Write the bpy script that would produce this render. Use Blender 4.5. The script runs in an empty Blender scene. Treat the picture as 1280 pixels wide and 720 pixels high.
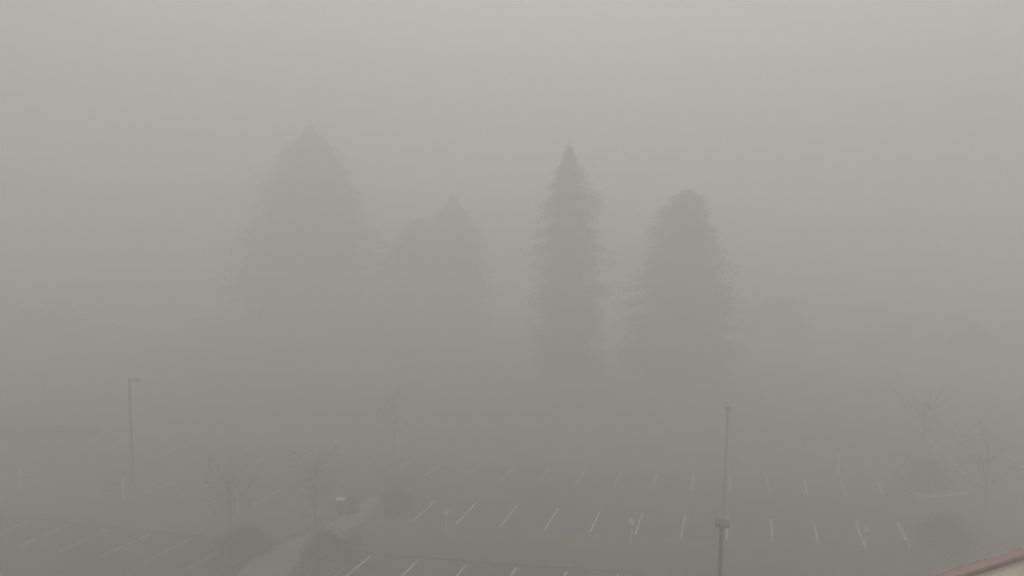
import bpy, bmesh, math, random
import numpy as np
from mathutils import Vector, Matrix

random.seed(7)
rng = np.random.default_rng(7)
S = bpy.context.scene
COL = S.collection
R = math.radians

# ------------------------------------------------------------------ camera
CAM_H = 23.0
F_PX = 960.0                      # focal length in pixels of the 1280 px wide photograph
PITCH, ROLL = R(5.72), R(0.65)
cam_d = bpy.data.cameras.new('camera'); cam = bpy.data.objects.new('camera', cam_d); COL.objects.link(cam)
cam_d.sensor_fit = 'HORIZONTAL'; cam_d.sensor_width = 36.0
cam_d.lens = F_PX / 1280.0 * 36.0
cam_d.clip_start = 0.1; cam_d.clip_end = 5000
M = Matrix.Rotation(R(90) - PITCH, 4, 'X') @ Matrix.Rotation(ROLL, 4, 'Z')
cam.matrix_world = Matrix.Translation((0, 0, CAM_H)) @ M
S.camera = cam
M3 = M.to_3x3()

# ------------------------------------------------------------------ sky, sun, exposure
SUN_EL, SUN_AZ = R(42), R(8)
w = bpy.data.worlds.new('World'); S.world = w; w.use_nodes = True
nt = w.node_tree; nt.nodes.clear()
sky = nt.nodes.new('ShaderNodeTexSky'); sky.sky_type = 'NISHITA'; sky.sun_disc = False
sky.sun_elevation = SUN_EL; sky.sun_rotation = SUN_AZ; sky.air_density = 1.0; sky.dust_density = 4.0; sky.ozone_density = 1.0
hs = nt.nodes.new('ShaderNodeHueSaturation'); hs.inputs['Saturation'].default_value = 0.06; hs.inputs['Value'].default_value = 1.0
tint = nt.nodes.new('ShaderNodeMix'); tint.data_type = 'RGBA'; tint.blend_type = 'MULTIPLY'
tint.inputs['Factor'].default_value = 1.0; tint.inputs['B'].default_value = (1.0, 0.984, 0.966, 1)
bg = nt.nodes.new('ShaderNodeBackground'); bg.inputs['Strength'].default_value = 0.137
wo = nt.nodes.new('ShaderNodeOutputWorld')
nt.links.new(sky.outputs['Color'], hs.inputs['Color']); nt.links.new(hs.outputs['Color'], tint.inputs['A'])
nt.links.new(tint.outputs['Result'], bg.inputs['Color']); nt.links.new(bg.outputs['Background'], wo.inputs['Surface'])
sl = bpy.data.lights.new('sun', 'SUN'); sl.energy = 1.0; sl.angle = R(20); sl.color = (1.0, 0.975, 0.945)
so = bpy.data.objects.new('sun', sl); COL.objects.link(so)
sd = Vector((math.sin(SUN_AZ)*math.cos(SUN_EL), math.cos(SUN_AZ)*math.cos(SUN_EL), math.sin(SUN_EL)))
so.rotation_euler = (-sd).to_track_quat('-Z', 'Y').to_euler()
so.location = (0, 0, 90)
S.view_settings.view_transform = 'Standard'; S.view_settings.look = 'None'
S.view_settings.exposure = 0.03; S.view_settings.gamma = 1.0; S.view_settings.use_curve_mapping = False
S.render.engine = 'CYCLES'
cy = S.cycles
cy.max_bounces = 12; cy.volume_bounces = 8; cy.diffuse_bounces = 2; cy.glossy_bounces = 1; cy.transparent_max_bounces = 4
cy.use_denoising = True
cy.filter_width = 1.9              # the soft pixels of a phone picture
FOG_DENSITY = 0.0202
FOG_G = 0.2
FOG_COLOR = (0.970, 0.966, 0.958, 1)
FOG_TOP = 78

# ------------------------------------------------------------------ helpers
def ray(px, py):
    return M3 @ Vector(((px-640)/F_PX, -(py-360)/F_PX, -1.0))
def at(px, py, z=0.0):
    """ground point seen at a pixel of the photograph"""
    d = ray(px, py); t = (z - CAM_H) / d.z
    return Vector((d.x*t, d.y*t, z))
def at_d(px, dist):
    """ground point in the column px at a distance"""
    d = ray(px, 300); t = dist / math.hypot(d.x, d.y)
    return Vector((d.x*t, d.y*t, 0))
def height_for(base, py):
    """height above base whose top lands on image row py"""
    hd = math.hypot(base.x, base.y)
    px = 640 + F_PX * base.x / base.y
    d = ray(px, py)
    return CAM_H + d.z / math.hypot(d.x, d.y) * hd

def link(name, me, m, parent=None, loc=None):
    o = bpy.data.objects.new(name, me); COL.objects.link(o)
    if m is not None and len(me.materials) == 0: me.materials.append(m)
    if parent is not None: o.parent = parent
    if loc is not None: o.location = loc
    return o
def obj(name, bm, m, parent=None, loc=None, smooth=False):
    me = bpy.data.meshes.new(name)
    bmesh.ops.recalc_face_normals(bm, faces=bm.faces)
    bm.to_mesh(me); bm.free()
    if smooth:
        for p in me.polygons: p.use_smooth = True
    return link(name, me, m, parent, loc)
def thing(name, label, cat, loc=(0, 0, 0), rz=0.0, group=None):
    o = bpy.data.objects.new(name, None); COL.objects.link(o)
    o.location = loc; o.rotation_euler = (0, 0, rz); o.empty_display_size = 0.3
    return tag(o, label, cat, group)
def tag(o, label, cat, group=None):
    o['label'] = label; o['category'] = cat
    if group: o['group'] = group
    return o
def struct(o, kind='structure'):
    o['kind'] = kind; return o
def copy_tree(o, parent=None):
    c = o.copy(); COL.objects.link(c)
    if parent is not None: c.parent = parent
    for ch in list(o.children): copy_tree(ch, c)
    return c

def box(bm, x0, x1, y0, y1, z0, z1, bevel=0.0):
    r = bmesh.ops.create_cube(bm, size=1.0)
    for v in r['verts']:
        v.co = Vector(((x0+x1)/2 + v.co.x*(x1-x0), (y0+y1)/2 + v.co.y*(y1-y0), (z0+z1)/2 + v.co.z*(z1-z0)))
    if bevel:
        es = list({e for v in r['verts'] for e in v.link_edges})
        bmesh.ops.bevel(bm, geom=es, offset=bevel, segments=2, affect='EDGES')
def tube(bm, p0, p1, r0, r1, seg=12, caps=True):
    p0, p1 = Vector(p0), Vector(p1); d = p1 - p0; L = d.length
    q = d.to_track_quat('Z', 'Y').to_matrix().to_4x4()
    bmesh.ops.create_cone(bm, cap_ends=caps, segments=seg, radius1=r0, radius2=r1, depth=L,
                          matrix=Matrix.Translation((p0+p1)/2) @ q)
def poly(bm, pts, z):
    return bm.faces.new([bm.verts.new((p[0], p[1], z)) for p in pts])
def prism(bm, pts, z0, z1):
    a = [bm.verts.new((p[0], p[1], z0)) for p in pts]; b = [bm.verts.new((p[0], p[1], z1)) for p in pts]
    n = len(pts)
    bm.faces.new(b)
    for i in range(n): bm.faces.new((a[i], a[(i+1) % n], b[(i+1) % n], b[i]))

# ------------------------------------------------------------------ materials
def mat(name, base, rough=0.85, var=None, scale=3.0, var2=None, scale2=0.15, bump=0.0, bscale=20.0, metal=0.0, spec=0.3):
    m = bpy.data.materials.new(name); m.use_nodes = True
    n = m.node_tree.nodes; l = m.node_tree.links
    b = n['Principled BSDF']; b.inputs['Roughness'].default_value = rough; b.inputs['Metallic'].default_value = metal
    b.inputs['Specular IOR Level'].default_value = spec
    b.inputs['Base Color'].default_value = (*base, 1)
    tc = n.new('ShaderNodeTexCoord')
    col = None
    if var is not None:
        no = n.new('ShaderNodeTexNoise'); no.inputs['Scale'].default_value = scale; no.inputs['Detail'].default_value = 6
        l.new(tc.outputs['Object'], no.inputs['Vector'])
        cr = n.new('ShaderNodeValToRGB'); cr.color_ramp.elements[0].position = .35; cr.color_ramp.elements[1].position = .68
        cr.color_ramp.elements[0].color = (*base, 1); cr.color_ramp.elements[1].color = (*var, 1)
        l.new(no.outputs['Fac'], cr.inputs['Fac']); col = cr.outputs['Color']
        if var2 is not None:
            n2 = n.new('ShaderNodeTexNoise'); n2.inputs['Scale'].default_value = scale2; n2.inputs['Detail'].default_value = 4
            l.new(tc.outputs['Object'], n2.inputs['Vector'])
            c2 = n.new('ShaderNodeValToRGB'); c2.color_ramp.elements[0].position = .42; c2.color_ramp.elements[1].position = .62
            l.new(n2.outputs['Fac'], c2.inputs['Fac'])
            mx = n.new('ShaderNodeMix'); mx.data_type = 'RGBA'; mx.inputs['B'].default_value = (*var2, 1)
            l.new(c2.outputs['Color'], mx.inputs['Factor']); l.new(col, mx.inputs['A']); col = mx.outputs['Result']
        l.new(col, b.inputs['Base Color'])
    if bump:
        nb = n.new('ShaderNodeTexNoise'); nb.inputs['Scale'].default_value = bscale; nb.inputs['Detail'].default_value = 8
        l.new(tc.outputs['Object'], nb.inputs['Vector'])
        bp = n.new('ShaderNodeBump'); bp.inputs['Strength'].default_value = bump; bp.inputs['Distance'].default_value = .05
        l.new(nb.outputs['Fac'], bp.inputs['Height']); l.new(bp.outputs['Normal'], b.inputs['Normal'])
    return m
GRASS = mat('grass', (.056, .094, .020), .95, (.080, .124, .030), 1.2, (.066, .092, .030), .25, .6, 14)
FIELD = mat('field', (.056, .084, .024), .95, (.080, .112, .036), .8, (.068, .086, .034), .06, .6, 10)
ASPH = mat('asphalt', (.060, .055, .052), .8, (.076, .070, .066), 2.0, (.042, .037, .035), .16, .3, 60)
ROAD = mat('road_asphalt', (.072, .064, .061), .8, (.088, .079, .075), 2.0, (.062, .055, .053), .10, .3, 60)
CONC = mat('concrete', (.215, .203, .192), .85, (.265, .252, .238), 1.5, (.175, .166, .157), .3, .3, 40)
KERB = mat('kerb_concrete', (.12, .115, .098), .85, (.15, .145, .125), 1.5, (.065, .066, .055), .5, .2, 40)
YELLOW = mat('yellow_paint', (.50, .38, .10), .6, (.30, .24, .10), 2.0)
BARK = mat('bark', (.050, .040, .032), .95, (.085, .070, .055), 5.0, bump=.8, bscale=25)
FIR = mat('fir_needles', (.020, .034, .016), .9, (.040, .058, .026), .6)
LEAF = mat('shrub_leaves', (.026, .040, .016), .85, (.060, .074, .030), 2.0)
TWIG = mat('young_tree_twigs', (.055, .048, .036), .9, (.080, .070, .045), 3.0)
BROAD = mat('woodland_leaves', (.034, .044, .020), .9, (.062, .068, .032), .5)
BRONZE = mat('bronze_metal', (.035, .029, .026), .45, (.050, .042, .037), 4.0, metal=.3)
GALV = mat('galvanised_post', (.70, .69, .67), .5, (.80, .79, .77), 6.0)
WHITE = mat('white_sign', (.60, .66, .66), .45, (.54, .60, .60), 8.0)
REDP = mat('red_sign', (.30, .17, .12), .5, (.26, .15, .11), 8.0)
SIGNBLUE = mat('sign_blue', (.10, .20, .34), .5)
COPING = mat('coping_metal', (.30, .135, .115), .45, (.35, .165, .145), 2.5, (.27, .125, .11), .6, spec=.5)
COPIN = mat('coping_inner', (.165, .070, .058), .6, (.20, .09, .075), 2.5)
LIP = mat('coping_edge_glints', (.26, .14, .12), .5, (.70, .64, .58), 14.0)  # pale speckles are small glints painted into the lip colour
MEMB = mat('roof_membrane', (.66, .575, .47), .9, (.76, .67, .55), 5.0, (.55, .475, .38), .9, .5, 60)
BRICK = mat('brick_wall', (.27, .15, .11), .9, (.33, .20, .15), 5.0, bump=.3)
DARKM = mat('dark_plastic', (.030, .030, .028), .6, (.045, .044, .040), 5.0)
LENS = mat('lamp_glass', (.5, .5, .47), .2)

def line_paint(name, lo, hi):
    m = bpy.data.materials.new(name); m.use_nodes = True
    n = m.node_tree.nodes; l = m.node_tree.links; b = n['Principled BSDF']; b.inputs['Roughness'].default_value = .7
    tc = n.new('ShaderNodeTexCoord')
    a = n.new('ShaderNodeTexNoise'); a.inputs['Scale'].default_value = .9; a.inputs['Detail'].default_value = 8; a.inputs['Roughness'].default_value = .75
    l.new(tc.outputs['Object'], a.inputs['Vector'])
    cr = n.new('ShaderNodeValToRGB'); cr.color_ramp.elements[0].position = lo; cr.color_ramp.elements[1].position = hi
    cr.color_ramp.elements[0].color = (.085, .078, .074, 1); cr.color_ramp.elements[1].color = (.80, .79, .76, 1)
    l.new(a.outputs['Fac'], cr.inputs['Fac']); l.new(cr.outputs['Color'], b.inputs['Base Color'])
    return m
PAINT = line_paint('line_paint', .30, .58); WORN = line_paint('worn_line_paint', .38, .62); FADED = line_paint('faded_line_paint', .40, .68)

# ------------------------------------------------------------------ ground
bm = bmesh.new()
poly(bm, [(-285, -60), (285, -60), (285, 285), (-285, 285)], 0.0)
struct(obj('ground', bm, FIELD))

def curve(pts, n=24):
    """smooth polyline through pixel points, back on the ground"""
    xs = np.array([p[0] for p in pts]); ys = np.array([p[1] for p in pts])
    k = min(3, len(pts)-1)
    c = np.polyfit((xs-640)/640, ys, k)
    return [at(x, np.polyval(c, (x-640)/640)) for x in np.linspace(xs[0], xs[-1], n)]

# measured row ends (pixels of the photograph), index -> (x, y)
A_bot = {-8: (240, 572.5), -6: (316, 579), -5: (357, 582), -3: (444, 588), -1: (531, 595), 0: (578.7, 597.8), 1: (624, 600), 2: (671, 602.5),
         3: (718.7, 605.5), 4: (767, 608), 5: (816, 610), 6: (863.7, 612.7), 7: (912.5, 615), 8: (960.7, 616.5), 9: (1010, 618.6), 10: (1057, 620)}
A_top = {-8: (275, 556), -6: (355, 561), -3: (476, 573), -1: (550.7, 579.5), 0: (597.5, 581.5), 1: (642.5, 583.2), 2: (688, 585), 3: (733, 587),
         4: (777, 589.5), 5: (822, 591.5), 6: (867, 593), 7: (913, 595), 8: (959.5, 597), 9: (1005, 598.3), 10: (1050, 599)}
B_bot = {-6: (220, 623), -5: (265, 628.5), -4: (311, 634), 0: (517.5, 650.7), 1: (570, 655.5), 2: (624.5, 660), 3: (680.7, 663), 4: (736.2, 666),
         5: (793.5, 669.3), 6: (851, 672), 7: (908, 674.3), 8: (966, 676.7), 9: (1023, 679.5), 10: (1080.7, 681), 11: (1137, 684)}
B_top = {-6: (262, 606), -5: (304, 609), -4: (351, 612), 0: (545, 625.7), 1: (595, 628.7), 2: (646.7, 632), 3: (699, 635.4), 4: (750.7, 638.5),
         5: (802, 641.5), 6: (856, 644.3), 7: (909, 647), 8: (963.7, 649), 9: (1016, 650.5), 10: (1070, 652), 11: (1122, 654)}
C_top = {-7: (85, 656), -6: (137, 662), -5: (190, 668), -4: (240, 673), -3: (290, 679), 0: (465, 693.7), 1: (523, 699.5), 2: (583, 705), 3: (646, 710), 4: (709.5, 714.3),
         5: (773.7, 717.8), 6: (838, 721)}
C_bot = {-7: (24, 683), -6: (73, 690), -5: (125, 696.6), -4: (179, 703.6), -3: (235, 710)}
for i in range(0, 7):
    x, y = C_top[i]; k = 488/444.
    C_bot[i] = (945 + (x-945)*k, 266 + (y-266)*k)

def fit(d, deg=3):
    ks = np.array(sorted(d)); P = np.array([at(*d[k])[:2] for k in sorted(d)])
    cx = np.polyfit(ks, P[:, 0], deg); cy_ = np.polyfit(ks, P[:, 1], deg)
    return lambda i: Vector((np.polyval(cx, i), np.polyval(cy_, i), 0))
rows = {'A': (fit(A_bot), fit(A_top)), 'B': (fit(B_bot), fit(B_top)), 'C': (fit(C_bot), fit(C_top))}

def away(p, q, d):
    """p moved by d metres away from q"""
    v = (p-q).normalized(); return p + v*d

# tarmac of the car park: beyond row A to well in front of row C
fa, fat = rows['A']
top_edge = [away(fat(i), fa(i), .25) for i in np.linspace(-13, 11.6, 40)]
park = [Vector((-95, 62, 0))] + top_edge + [at(1130, 606), at(1150, 624), at(1182, 628), at(1215, 620), at(1245, 612), at(1300, 650), Vector((75, 40, 0)), Vector((75, 22, 0)), Vector((-95, 22, 0))]
bm = bmesh.new(); poly(bm, park, .006); bmesh.ops.triangulate(bm, faces=bm.faces[:]); struct(obj('car_park', bm, ASPH))

# road on the right, running away towards the left
p_l0, p_l1 = at(1182, 572), at(1207, 597)
p_r0, p_r1 = at(1243, 555), at(1277, 580)
dl = (p_l1-p_l0).normalized(); dr = (p_r1-p_r0).normalized(); dirn = ((dl+dr)/2).normalized()
wid = abs((p_r1-p_l1).cross(dirn).z)
nrm = Vector((-dirn.y, dirn.x, 0))
if nrm.dot(p_r1-p_l1) < 0: nrm = -nrm
a0, a1 = p_l1 - dirn*170, p_l1 + dirn*45
bm = bmesh.new(); poly(bm, [a0, a1, a1+nrm*wid, a0+nrm*wid], .012); struct(obj('road', bm, ROAD))
def strip(name, p, q, width, z, m, wear=False):
    d = (q-p).normalized(); n_ = Vector((-d.y, d.x, 0))*width/2
    b_ = bmesh.new(); poly(b_, [p-n_, q-n_, q+n_, p+n_], z)
    return struct(obj(name, b_, m))
strip('road_line', p_l1-dirn*60+nrm*.25, p_l1-dirn*1+nrm*.25, .13, .016, WORN)
strip('road_line', p_l1-dirn*90+nrm*(wid-.25), p_l1+dirn*40+nrm*(wid-.25), .13, .016, WORN)

# raised beds: a kerb ring round a grass top
def bed(name, pts, kerb_mat=KERB, h=.13, kw=.15, soil=GRASS):
    pts = [Vector((p[0], p[1], 0)) for p in pts]
    n = len(pts); ar = sum(pts[i].x*pts[(i+1) % n].y - pts[(i+1) % n].x*pts[i].y for i in range(n))
    if ar < 0: pts.reverse()
    inn = []
    for i in range(n):
        a, b, c = pts[i-1], pts[i], pts[(i+1) % n]
        n1 = (b-a).normalized(); n2 = (c-b).normalized()
        q = Vector((-(n1.y+n2.y), n1.x+n2.x, 0))
        q = q.normalized()*min(kw/max(.3, q.length/2), kw*2)
        inn.append(b+q)
    b_ = bmesh.new()
    lo = [b_.verts.new((p.x, p.y, 0)) for p in pts]; hi = [b_.verts.new((p.x, p.y, h)) for p in pts]
    ih = [b_.verts.new((p.x, p.y, h)) for p in inn]; il = [b_.verts.new((p.x, p.y, h-.04)) for p in inn]
    for i in range(n):
        j = (i+1) % n
        b_.faces.new((lo[i], lo[j], hi[j], hi[i])); b_.faces.new((hi[i], hi[j], ih[j], ih[i])); b_.faces.new((ih[i], ih[j], il[j], il[i]))
    struct(obj('kerb', b_, kerb_mat))
    b_ = bmesh.new(); poly(b_, inn, h-.03); bmesh.ops.triangulate(b_, faces=b_.faces[:])
    return struct(obj(name, b_, soil))

fb, fbt = rows['B']; fc, fct = rows['C']
# long median between rows B and C, in two lengths with the path between them
up = lambda i: away(fb(i), fbt(i), .35)
lo_ = lambda i: away(fct(i), fc(i), .3)
right = [up(i) for i in np.linspace(-1.0, 12.2, 24)] + [lo_(i) for i in np.linspace(12.2, -.9, 24)]
bed('median', right)
left = [up(i) for i in np.linspace(-13, -3.4, 16)] + [at(352, 640), at(398, 655), at(384, 664), at(350, 678), at(316, 694), at(292, 705)] + [lo_(i) for i in np.linspace(-3.0, -12, 12)]
bed('median', left)
# bed round the shrubs beside the path, and the island that splits row B
bed('island', [at(x, y) for x, y in ((375, 706), (399, 684), (424, 669), (446, 660), (458, 672), (448, 690), (432, 708), (405, 720), (380, 722))])
bed('island', [at(x, y) for x, y in ((468, 640), (474, 624), (494, 612), (516, 612), (520, 625), (500, 646), (482, 652), (470, 650))])
bed('island', [at(x, y) for x, y in ((350, 634), (375, 613), (410, 614), (440, 620), (438, 634), (420, 646), (398, 650), (362, 640))])

# concrete path between the beds
pe_l = [(268, 760), (300, 714), (318, 697), (351, 681), (387, 666), (401, 657), (425, 648), (447, 634), (462, 620)]
pe_r = [(340, 760), (362, 714), (374, 702), (398, 683), (422, 667), (444, 658), (464, 646), (468, 634), (474, 622)]
bm = bmesh.new()
vl = [bm.verts.new((*at(*p)[:2], .010)) for p in pe_l]; vr = [bm.verts.new((*at(*p)[:2], .010)) for p in pe_r]
for i in range(len(vl)-1): bm.faces.new((vl[i], vr[i], vr[i+1], vl[i+1]))
struct(obj('path', bm, CONC))

# island with the yellow kerb nose on the right
nose = [at(x, y) for x, y in ((1120, 604), (1128, 612), (1142, 619), (1158, 622), (1174, 622.6), (1192, 620.5), (1208, 616.5), (1210, 606), (1186, 582), (1160, 572), (1128, 588))]
bed('island', nose)
bm = bmesh.new()
arc = [at(x, y) for x, y in ((1141, 618.6), (1150, 620.8), (1160, 622.2), (1173, 622.6), (1186, 621.2), (1198, 619.2), (1209, 616.3))]
cen = at(1172, 600)
o_ = [p + (p-cen).normalized()*.04 for p in arc]; i_ = [p - (p-cen).normalized()*.22 for p in arc]
A_ = [bm.verts.new((p.x, p.y, .01)) for p in o_]; B_ = [bm.verts.new((p.x, p.y, .135)) for p in o_]; C_ = [bm.verts.new((p.x, p.y, .135)) for p in i_]
for k in range(len(arc)-1):
    bm.faces.new((A_[k], A_[k+1], B_[k+1], B_[k])); bm.faces.new((B_[k], B_[k+1], C_[k+1], C_[k]))
struct(obj('yellow_kerb', bm, YELLOW))
bed('island', [at(x, y) for x, y in ((1160, 676), (1152, 664), (1160, 654), (1182, 648), (1204, 650), (1216, 664), (1212, 690), (1180, 700), (1165, 692))])
# verge east of row A/B, beyond the road
# painted bay lines
def bay(p, q, wd=.11, pm=None):
    d = (q-p).normalized(); n_ = Vector((-d.y, d.x, 0))*wd/2
    b_ = bmesh.new(); poly(b_, [p-n_, q-n_, q+n_, p+n_], .0); o = obj('parking_line', b_, pm or PAINT, loc=(0, 0, .013)); struct(o)
for nm, idx in (('A', list(range(-12, 12))), ('B', list(range(-12, -3)) + list(range(0, 12))), ('C', list(range(-10, -2)) + list(range(0, 12)))):
    f0, f1 = rows[nm]
    for i in idx: bay(f0(i), f1(i), .15 if nm == 'C' else .13, FADED if i < -2 else WORN if nm == 'A' else PAINT)
bay(at(505, 647), at(527, 629), .08, WORN); bay(at(414, 724), at(449, 692), .09, WORN)

# ------------------------------------------------------------------ trees
def mesh_np(name, V, Fq, m):
    me = bpy.data.meshes.new(name)
    V = np.asarray(V, np.float32); Fq = np.asarray(Fq, np.int32)
    me.vertices.add(len(V)); me.vertices.foreach_set('co', V.ravel())
    k = Fq.shape[1]
    me.loops.add(Fq.size); me.loops.foreach_set('vertex_index', Fq.ravel())
    me.polygons.add(len(Fq)); me.polygons.foreach_set('loop_start', np.arange(len(Fq), dtype=np.int32)*k)
    me.polygons.foreach_set('loop_total', np.full(len(Fq), k, np.int32))
    me.update(calc_edges=True); me.validate()
    me.materials.append(m)
    return me
def tris(C, size, g, up_bias=0.0, elong=1.6):
    """leaf-sized triangles at the centres C"""
    n = len(C)
    a = g.normal(size=(n, 3)); a[:, 2] *= (1-up_bias); a /= np.linalg.norm(a, axis=1)[:, None]
    b = g.normal(size=(n, 3)); b -= (a*b).sum(1)[:, None]*a; b /= np.linalg.norm(b, axis=1)[:, None]
    s = size*(.6+.8*g.random(n))[:, None]
    V = np.concatenate([C-a*s*elong*.5-b*s*.5, C-a*s*elong*.5+b*s*.5, C+a*s*elong*.6], axis=0)
    F = np.stack([np.arange(n), np.arange(n)+n, np.arange(n)+2*n], 1)
    return V, F

def conifer(name, base, H, prof, label, seed, cat='tree', group=None, density=1.0, hbase=.04, leaf=.17, fill=22, skew=0.0):
    """prof: (fraction of height, radius in m) from foot to top"""
    g = np.random.default_rng(seed)
    t = thing(name, label, cat, base, 0, group)
    r0 = H*.016
    b_ = bmesh.new(); tube(b_, (0, 0, -.1), (0, 0, H*.5), r0, r0*.6, 12); tube(b_, (0, 0, H*.5), (0, 0, H*.965), r0*.6, .025, 10)
    obj('trunk', b_, BARK, t, smooth=True)
    hs_ = [p[0] for p in prof]; rs = [p[1] for p in prof]
    nb = int(1500*density); C = []; BV = []; BF = []
    lean = g.uniform(0, 6.28)
    ph = g.uniform(0, 6.28, 4)
    for k in range(nb):
        f = hbase + (1-hbase)*(g.random()**1.12)*.985
        R_ = np.interp(f, hs_, rs)
        az = g.uniform(0, 2*math.pi)
        lump = 1 + skew*math.cos(az) + .12*math.sin(2*az+ph[0]+f*7) + .09*math.sin(3*az+ph[1]-f*17)
        L = R_*lump*(.22+1.02*g.random()**1.7)
        if g.random() < .07: L *= 1.12
        z0 = f*H; droop = .26+.12*g.random()
        m_ = max(10, int(L*fill))
        s = g.beta(1.5, 1.25, m_)
        side = (g.random(m_)-.5)*(L*.50*(1-.45*s)+.5)
        x = s*L; z = z0 - x*droop + .10*x*x/max(L, .3) + g.normal(0, .35, m_) - .2
        ca, sa = math.cos(az), math.sin(az)
        C.append(np.stack([x*ca-side*sa, x*sa+side*ca, z], 1))
        # the limb itself, a thin three-sided spike
        n0 = len(BV)*1
        tip = np.array([L*.9*ca, L*.9*sa, z0-L*.9*droop+.08*L])
        w_ = .02+.012*L
        o3 = np.array([[0, 0, z0+w_], [-sa*w_, ca*w_, z0-w_], [sa*w_, -ca*w_, z0-w_]])
        BV += [o3[0], o3[1], o3[2], tip]; BF += [(n0, n0+1, n0+3), (n0+1, n0+2, n0+3), (n0+2, n0, n0+3)]
    C = np.concatenate(C); C = C[C[:, 2] > .4]
    top = np.stack([g.normal(0, .30, 40), g.normal(0, .30, 40), H*(.90+.10*g.random(40)**1.3)], 1)
    C = np.concatenate([C, top])
    V, F = tris(C, leaf, g, .2)
    link('crown', mesh_np('crown', V, F, FIR), None, t)
    link('limbs', mesh_np('limbs', BV, BF, BARK), None, t)
    return t

def leafy(name, base, H, prof, label, seed, m=BROAD, leaf=.30, n=9000, group=None, trunk=True, cat='tree', clumps=60, trunk_top=.75, parts=('trunk', 'crown')):
    g = np.random.default_rng(seed)
    t = thing(name, label, cat, base, 0, group)
    if trunk:
        b_ = bmesh.new(); tr = max(.03, H*.018)
        tube(b_, (0, 0, -.1), (0, 0, H*trunk_top), tr, tr*.3, 10)
    hs_ = [p[0] for p in prof]; rs = [p[1] for p in prof]
    cc = []
    for k in range(clumps):
        f = g.uniform(hs_[0], hs_[-1]); R_ = np.interp(f, hs_, rs); az = g.uniform(0, 6.283); r = R_*math.sqrt(g.random())*(.60+.38*g.random())
        c = np.array([r*math.cos(az), r*math.sin(az), f*H]); cc.append((c, (.16+.16*g.random())*max(rs)))
        if trunk:
            z0 = max(H*.15, min(H*trunk_top*.95, c[2]-r*.8-.1*H))
            tube(b_, (0, 0, z0), tuple(c), tr*.28, tr*.06, 5, False)
    if trunk: obj('trunk', b_, BARK, t, smooth=True)
    per = n//clumps; C = []
    for c, s in cc:
        C.append(c + g.normal(size=(per, 3))*s*np.array([1, 1, .75])*(g.uniform(.45, .95) if trunk else g.uniform(.8, 1.6)))
    C = np.concatenate(C); C = C[C[:, 2] > .05]
    V, F = tris(C, leaf, g)
    link('crown' if trunk else 'foliage', mesh_np('crown', V, F, m), None, t)
    return t

def base_px(px, py): return at(px, py)
GT = 'tall firs standing beyond the car park'
# slim spire in the middle
def wpx(w_px, base): return w_px*base.y/F_PX     # half-width in pixels -> metres at that distance
b0 = at_d(709, 103); h0 = height_for(b0, 178); u = b0.y/F_PX
conifer('fir_tree', b0, h0, [(0, 47*u), (.45, 47*u), (.60, 43*u), (.73, 36*u), (.84, 27*u), (.93, 15*u), (1, 4*u)],
        'slim spire-topped fir in the middle, the sharpest of the foggy trees', 11, group=GT, density=1.3, leaf=.12, fill=34, skew=.08)
b1 = at_d(858, 107); h1 = height_for(b1, 236); u = b1.y/F_PX
conifer('fir_tree', b1, h1, [(0, 68*u), (.30, 68*u), (.50, 64*u), (.70, 54*u), (.84, 42*u), (.92, 33*u), (.97, 24*u), (1, 8*u)],
        'broad blunt-topped fir to the right of the slim spire', 12, group=GT, density=1.6, leaf=.12, fill=34, skew=-.06)
b2 = at_d(390, 141); h2 = height_for(b2, 156); u = b2.y/F_PX
conifer('fir_tree', b2, h2, [(0, 96*u), (.35, 96*u), (.556, 90*u), (.745, 70*u), (.87, 42*u), (.95, 22*u), (1, 4*u)],
        'tallest and widest fir, a faint mass left of centre', 13, group=GT, density=2.4)
b3 = at_d(566, 136); h3 = height_for(b3, 244); u = b3.y/F_PX
conifer('fir_tree', b3, h3, [(0, 50*u), (.5, 48*u), (.70, 42*u), (.84, 30*u), (.93, 15*u), (1, 2*u)],
        'faint pointed fir between the tallest mass and the slim spire', 14, group=GT, density=1.5)
b4 = at_d(524, 138); h4 = height_for(b4, 272); u = b4.y/F_PX
conifer('fir_tree', b4, h4, [(0, 52*u), (.5, 50*u), (.75, 44*u), (.9, 28*u), (1, 6*u)],
        'low faint fir pressed between the tallest fir and the faint pointed one', 15, group=GT, density=1.5)
GW = 'broad trees fading out at the far edge'
for (px, dist, top, hw, lab, sd) in (
        (285, 144, 415, 62, 'low rounded tree mass left of the tallest fir', 21),
        (40, 146, 405, 75, 'wide dim tree at the far left behind the hedge', 22),
        (968, 146, 378, 48, 'dim rounded tree against the right of the blunt fir', 23),
        (1225, 144, 418, 42, 'dim rounded tree at far right beyond the road', 24),
        (1100, 150, 440, 55, 'very faint low tree left of the tree beyond the road', 25),
        (175, 150, 440, 60, 'very faint low tree behind the left lamp post', 26)):
    b_ = at_d(px, dist); u = b_.y/F_PX; H_ = height_for(b_, top)
    leafy('broad_tree', b_, H_, [(.05, hw*u*.8), (.30, hw*u), (.55, hw*u*.8), (.75, hw*u*.5), (.95, hw*u*.15)], lab, sd, group=GW, n=15000, leaf=.30, clumps=170)

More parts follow.
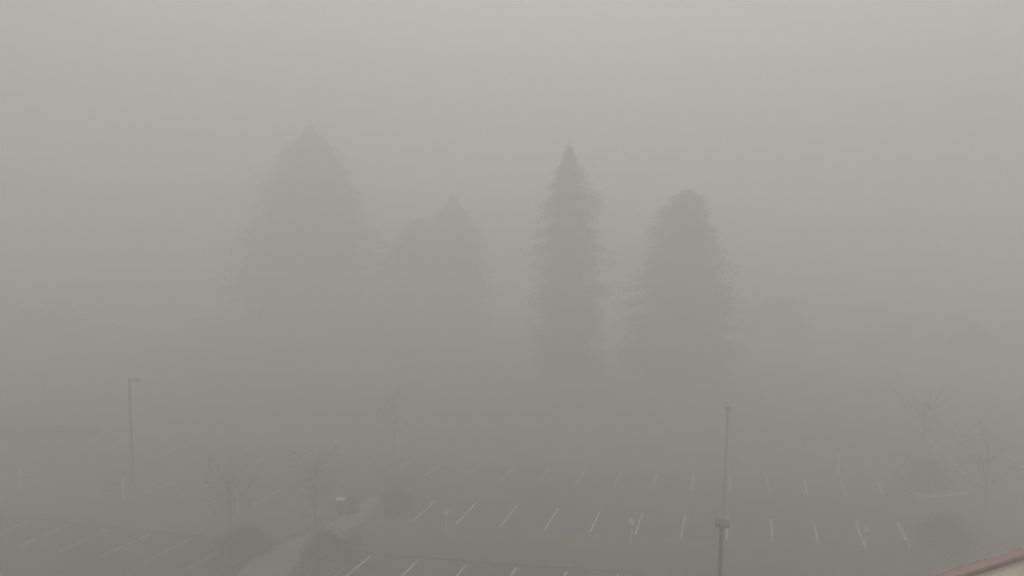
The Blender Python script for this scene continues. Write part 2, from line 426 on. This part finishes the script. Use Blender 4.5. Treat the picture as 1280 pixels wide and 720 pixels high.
# young slender trees on the beds
GY = 'young slender trees on the beds'
def sapling(px, py, top, hw, lab, sd, lean=0.0, mm=None):
    g = np.random.default_rng(sd); b_ = at(px, py); b_.z = .09; u = b_.y/F_PX; H_ = height_for(b_, top); W = hw*u
    t = thing('young_tree', lab, 'tree', b_, 0, GY)
    bm_ = bmesh.new(); tr = .055
    tube(bm_, (0, 0, -.1), (0, 0, H_*.55), tr, tr*.65, 8); tube(bm_, (0, 0, H_*.55), (0, 0, H_*.97), tr*.65, .01, 6)
    obj('trunk', bm_, BARK, t, smooth=True)
    bm_ = bmesh.new(); C = []
    for k in range(22):
        f = g.uniform(.34, .93); az = g.uniform(0, 6.283); L = W*g.uniform(.7, 1.15)*math.sin(math.pi*min(1, max(.12, (f-.2)/.9)))**.6
        p0 = Vector((0, 0, f*H_*.92)); p1 = p0 + Vector((math.cos(az)*L*.55, math.sin(az)*L*.55, L*.5)); p2 = p1 + Vector((math.cos(az+.2)*L*.45, math.sin(az+.2)*L*.45, L*.45))
        tube(bm_, p0, p1, .012, .008, 4, False); tube(bm_, p1, p2, .008, .003, 4, False)
        for q in range(10):
            s = g.random(); a = p0.lerp(p1, s) if g.random() < .5 else p1.lerp(p2, s)
            e = a + Vector(g.normal(0, .30*max(.5, W*.5), 3)) + Vector((0, 0, .2)); tube(bm_, a, e, .006, .002, 3, False)
            for _ in range(3): C.append(np.array(a.lerp(e, g.random())) + g.normal(0, .06, 3))
    obj('crown', bm_, TWIG, t)
    V, F = tris(np.array(C), .06, g); link('leaves', mesh_np('leaves', V, F, LEAF), None, t)
sapling(395, 677, 572, 42, 'young tree with a thin dark stem beside the concrete path', 31)
sapling(288, 692, 588, 46, 'young tree behind the dark shrub left of the path', 32)
sapling(493, 577, 492, 26, 'small faint tree on the grass beyond the bay lines, left of centre', 33)
sapling(1228, 668, 540, 46, 'dark-stemmed tree at far right between road and roof corner', 34)
sapling(1150, 600, 498, 38, 'thin tree rising from the bed with the yellow kerb', 35)

# shrubs
GS = 'dark rounded shrubs on the beds'
def shrub(px, py, top, hw, lab, sd, dens=1.0):
    b_ = at(px, py); b_.z = .08; u = b_.y/F_PX; H_ = height_for(b_, top); W = hw*u
    leafy('shrub', b_, H_, [(.08, W*.95), (.35, W), (.62, W*.75), (.88, W*.35)], lab, sd, m=LEAF, leaf=.10, n=int(7000*dens), group=GS, trunk=False, cat='shrub', clumps=30)
shrub(406, 700, 671, 20, 'darkest rounded shrub, right of the concrete path at the bottom', 41, 1.4)
shrub(431, 702, 678, 13, 'low shrub against the right side of the darkest shrub', 42)
shrub(392, 715, 694, 14, 'low shrub at the foot of the darkest shrub, by the path', 48)
shrub(310, 692, 666, 25, 'wide shrub left of the concrete path', 43, 1.3)
shrub(494, 643, 619, 21, 'shrub on the small bed at the left end of the middle bay lines', 44)
shrub(437, 641, 622, 10, 'small shrub beside the dark bin', 45, .7)
shrub(1156, 611, 582, 29, 'wide shrub behind the yellow kerb', 46, 1.4)
shrub(1182, 690, 658, 30, 'shrub just above the roof corner on the right', 47, 1.2)

# clipped hedge far left
hb0, hb1 = at(-30, 552), at(121, 545)
ln = (hb1-hb0).length; ang = math.atan2((hb1-hb0).y, (hb1-hb0).x)
g = np.random.default_rng(5)
t = thing('hedge', 'long low clipped hedge at the far left edge of the car park', 'hedge', hb0, ang)
n = 16000
C = np.stack([g.random(n)*ln, (g.random(n)-.5)*1.3, g.random(n)**.7*1.05], 1)
C[:, 2] *= 1 + .06*np.sin(C[:, 0]*1.3)
V, F = tris(C, .13, g); link('foliage', mesh_np('foliage', V, F, FIR), None, t)

# ------------------------------------------------------------------ lamp posts
GL = 'tall car park lamp posts'
def lamp_post(base, H_, az, arm, head, rad, lab):
    t = thing('lamp_post', lab, 'lamp post', base, az, GL)
    b_ = bmesh.new(); tube(b_, (0, 0, -.1), (0, 0, .55), .28, .28, 20); bmesh.ops.bevel(b_, geom=[e for e in b_.edges if abs(e.verts[0].co.z-.55) < .01 and abs(e.verts[1].co.z-.55) < .01], offset=.03, segments=2, affect='EDGES')
    obj('footing', b_, CONC, t)
    b_ = bmesh.new(); tube(b_, (0, 0, .58), (0, 0, H_), rad, rad*.78, 12); tube(b_, (0, 0, H_), (0, 0, H_+.03), rad*.8, rad*.4, 12)
    obj('pole', b_, BRONZE, t, smooth=False)
    b_ = bmesh.new(); box(b_, -.2, .2, -.2, .2, .55, .585, .006)
    for sx in (-1, 1):
        for sy in (-1, 1): tube(b_, (sx*.15, sy*.15, .58), (sx*.15, sy*.15, .63), .016, .016, 6)
    obj('base_plate', b_, BRONZE, t)
    b_ = bmesh.new(); box(b_, -.02, arm, -.04, .04, H_-.17, H_-.07, .01); obj('arm', b_, BRONZE, t)
    L, W, T = head
    b_ = bmesh.new(); box(b_, arm, arm+L, -W/2, W/2, H_-.21, H_-.21+T, .03)
    hd = obj('lamp_head', b_, BRONZE, t)
    b_ = bmesh.new(); box(b_, arm+.06, arm+L-.06, -W/2+.06, W/2-.06, H_-.235, H_-.213, .004); obj('lens', b_, LENS, hd)
    return t
lb = at(166.7, 612); lamp_post(lb, height_for(lb, 473.5), R(8), .12, (.72, .34, .14), .085, 'thin lamp post at left with its head reaching right')
rb = at(904, 651); lamp_post(rb, height_for(rb, 510), R(74.6), .10, (.55, .42, .16), .10, 'fainter farther lamp post rising behind the nearer one at right')
nb = at(893.8, 868); nb_h = height_for(nb, 653)
lamp_post(nb, nb_h, R(75), -.30, (.66, .66, .19), .125, 'nearest lamp post at right, square head seen from above')

# ------------------------------------------------------------------ signs
GG = 'bay signs on posts along the grass'
def sign(base, H_, lab, kind='two', pw=.38, face=0.0, plate=WHITE, post_w=.045):
    t = thing('parking_sign', lab, 'sign', base, face, GG)
    b_ = bmesh.new(); box(b_, -post_w, post_w, -.025, .025, -.1, H_-.04, .004); obj('post', b_, GALV, t)
    if kind is None: return t
    ph = .46
    b_ = bmesh.new(); box(b_, -pw/2, pw/2, -.034, -.028, H_-ph, H_, .0)
    bmesh.ops.bevel(b_, geom=[e for e in b_.edges if abs((e.verts[0].co-e.verts[1].co).y) > .004], offset=.03, segments=3, affect='EDGES')
    pl = obj('sign_plate', b_, plate, t)
    if kind == 'two':
        b_ = bmesh.new(); box(b_, -pw*.40, pw*.40, -.034, -.028, H_-ph-.24, H_-ph-.02, .0); obj('lower_plate', b_, REDP, t)
    return t
for (px, py, top, kind, lab) in (
        (558, 669.5, 636.5, 'two', 'white bay sign with red lower plate, left of the middle bays'),
        (789.3, 680, 649, 'two', 'white bay sign with red lower plate, midway along the middle bays'),
        (1081.5, 690, 660.5, 'two', 'white bay sign with red lower plate, at the right end of the middle bays'),
        (154, 625.5, 599.5, 'plain', 'pale bay sign just left of the left lamp post'),
        (25.5, 612, 587, 'plain', 'faint pale bay sign nearest the left edge')):
    b_ = at(px, py); b_.z = .09
    sign(b_, max(1.6, height_for(b_, top)-.09), lab, kind, face=math.atan2(-b_.x, b_.y)*.8 + (R(4) if kind == 'two' else R(58)))
b_ = at(297.5, 641); b_.z = .0
t = sign(b_, height_for(b_, 613), 'yellowish sign on a post by the left bays', 'plain', pw=.34, plate=YELLOW)
b_ = at(1047.5, 594); t = sign(b_, height_for(b_, 566), 'thin pale marker post on the grass behind the far bays', None, post_w=.05); t.name = 'marker_post'; t['category'] = 'post'; del t['group']

# dark bin with a pale lid
b_ = at(425.5, 646); b_.z = .1; Hb = height_for(b_, 625)
t = thing('litter_bin', 'dark bin with a pale flat lid beside the path', 'bin', b_, R(10))
q = bmesh.new(); box(q, -.30, .30, -.28, .28, -.02, Hb-.14, .03); obj('body', q, DARKM, t)
q = bmesh.new(); box(q, -.33, .33, -.30, .30, Hb-.08, Hb, .03); obj('lid', q, GALV, t)
q = bmesh.new(); box(q, -.24, .24, -.287, -.282, Hb-.40, Hb-.24, .0); obj('slot', q, BRONZE, t)

# ------------------------------------------------------------------ the low roof below the camera
RZ = CAM_H - 7.0                       # top of the coping
P1 = at(1278, 685.5, RZ); P0 = at(1216, 704.5, RZ)
e = (P1-P0); e.z = 0; e.normalize()
nn = Vector((e.y, -e.x, 0))            # towards the camera side (inwards over the roof)
if nn.y > 0: nn = -nn
Q0 = P0 - e*16; Q1 = P1 + e*14
t = thing('building', 'flat-roofed building at lower right with maroon coping and tan roof', 'building', (Q0.x, Q0.y, 0), 0)
O = Vector((Q0.x, Q0.y, 0)); LEN = (Q1-Q0).length
def P(a, b): v = e*a + nn*b; return (v.x, v.y)
CW, CH = .20, .16
# wall
q = bmesh.new(); prism(q, [P(.04, .04), P(LEN-.04, .04), P(LEN-.04, 14), P(.04, 14)], 0, RZ-.42); obj('wall', q, BRICK, t)
q = bmesh.new(); prism(q, [P(.03, .03), P(LEN-.03, .03), P(LEN-.03, CW-.03), P(.03, CW-.03)], RZ-.418, RZ-.060); obj('parapet', q, COPIN, t)
# roof membrane
q = bmesh.new(); poly(q, [P(.03, CW-.028), P(LEN-.03, CW-.028), P(LEN-.03, 13.9), P(.03, 13.9)], RZ-.135); obj('roof', q, MEMB, t)
# coping in lengths, with a folded lip on both edges
q = bmesh.new(); step = 3.0; k = 0.0
while k < LEN:
    a0_, a1_ = k+.004, min(LEN, k+step)-.004
    prism(q, [P(a0_, 0), P(a1_, 0), P(a1_, CW), P(a0_, CW)], RZ-.058, RZ)
    k += step
obj('coping', q, COPING, t)
q = bmesh.new()
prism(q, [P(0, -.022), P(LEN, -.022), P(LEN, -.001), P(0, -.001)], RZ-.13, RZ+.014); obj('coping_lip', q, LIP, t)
k = step
while k < LEN:                          # cover strip over each joint of the coping
    q = bmesh.new(); prism(q, [P(k-.05, -.003), P(k+.05, -.003), P(k+.05, CW+.004), P(k-.05, CW+.004)], RZ-.062, RZ+.005); obj('coping_joint', q, COPING, t)
    k += step

# ------------------------------------------------------------------ the fog
bm = bmesh.new(); box(bm, -290, 290, -70, 290, -1.0, FOG_TOP)
hz = struct(obj('haze', bm, None), 'stuff')
m = bpy.data.materials.new('fog'); m.use_nodes = True; m.node_tree.nodes.clear()
pv = m.node_tree.nodes.new('ShaderNodeVolumePrincipled'); mo = m.node_tree.nodes.new('ShaderNodeOutputMaterial')
pv.inputs['Color'].default_value = FOG_COLOR; pv.inputs['Density'].default_value = FOG_DENSITY; pv.inputs['Anisotropy'].default_value = FOG_G
m.node_tree.links.new(pv.outputs['Volume'], mo.inputs['Volume'])
hz.data.materials.append(m)
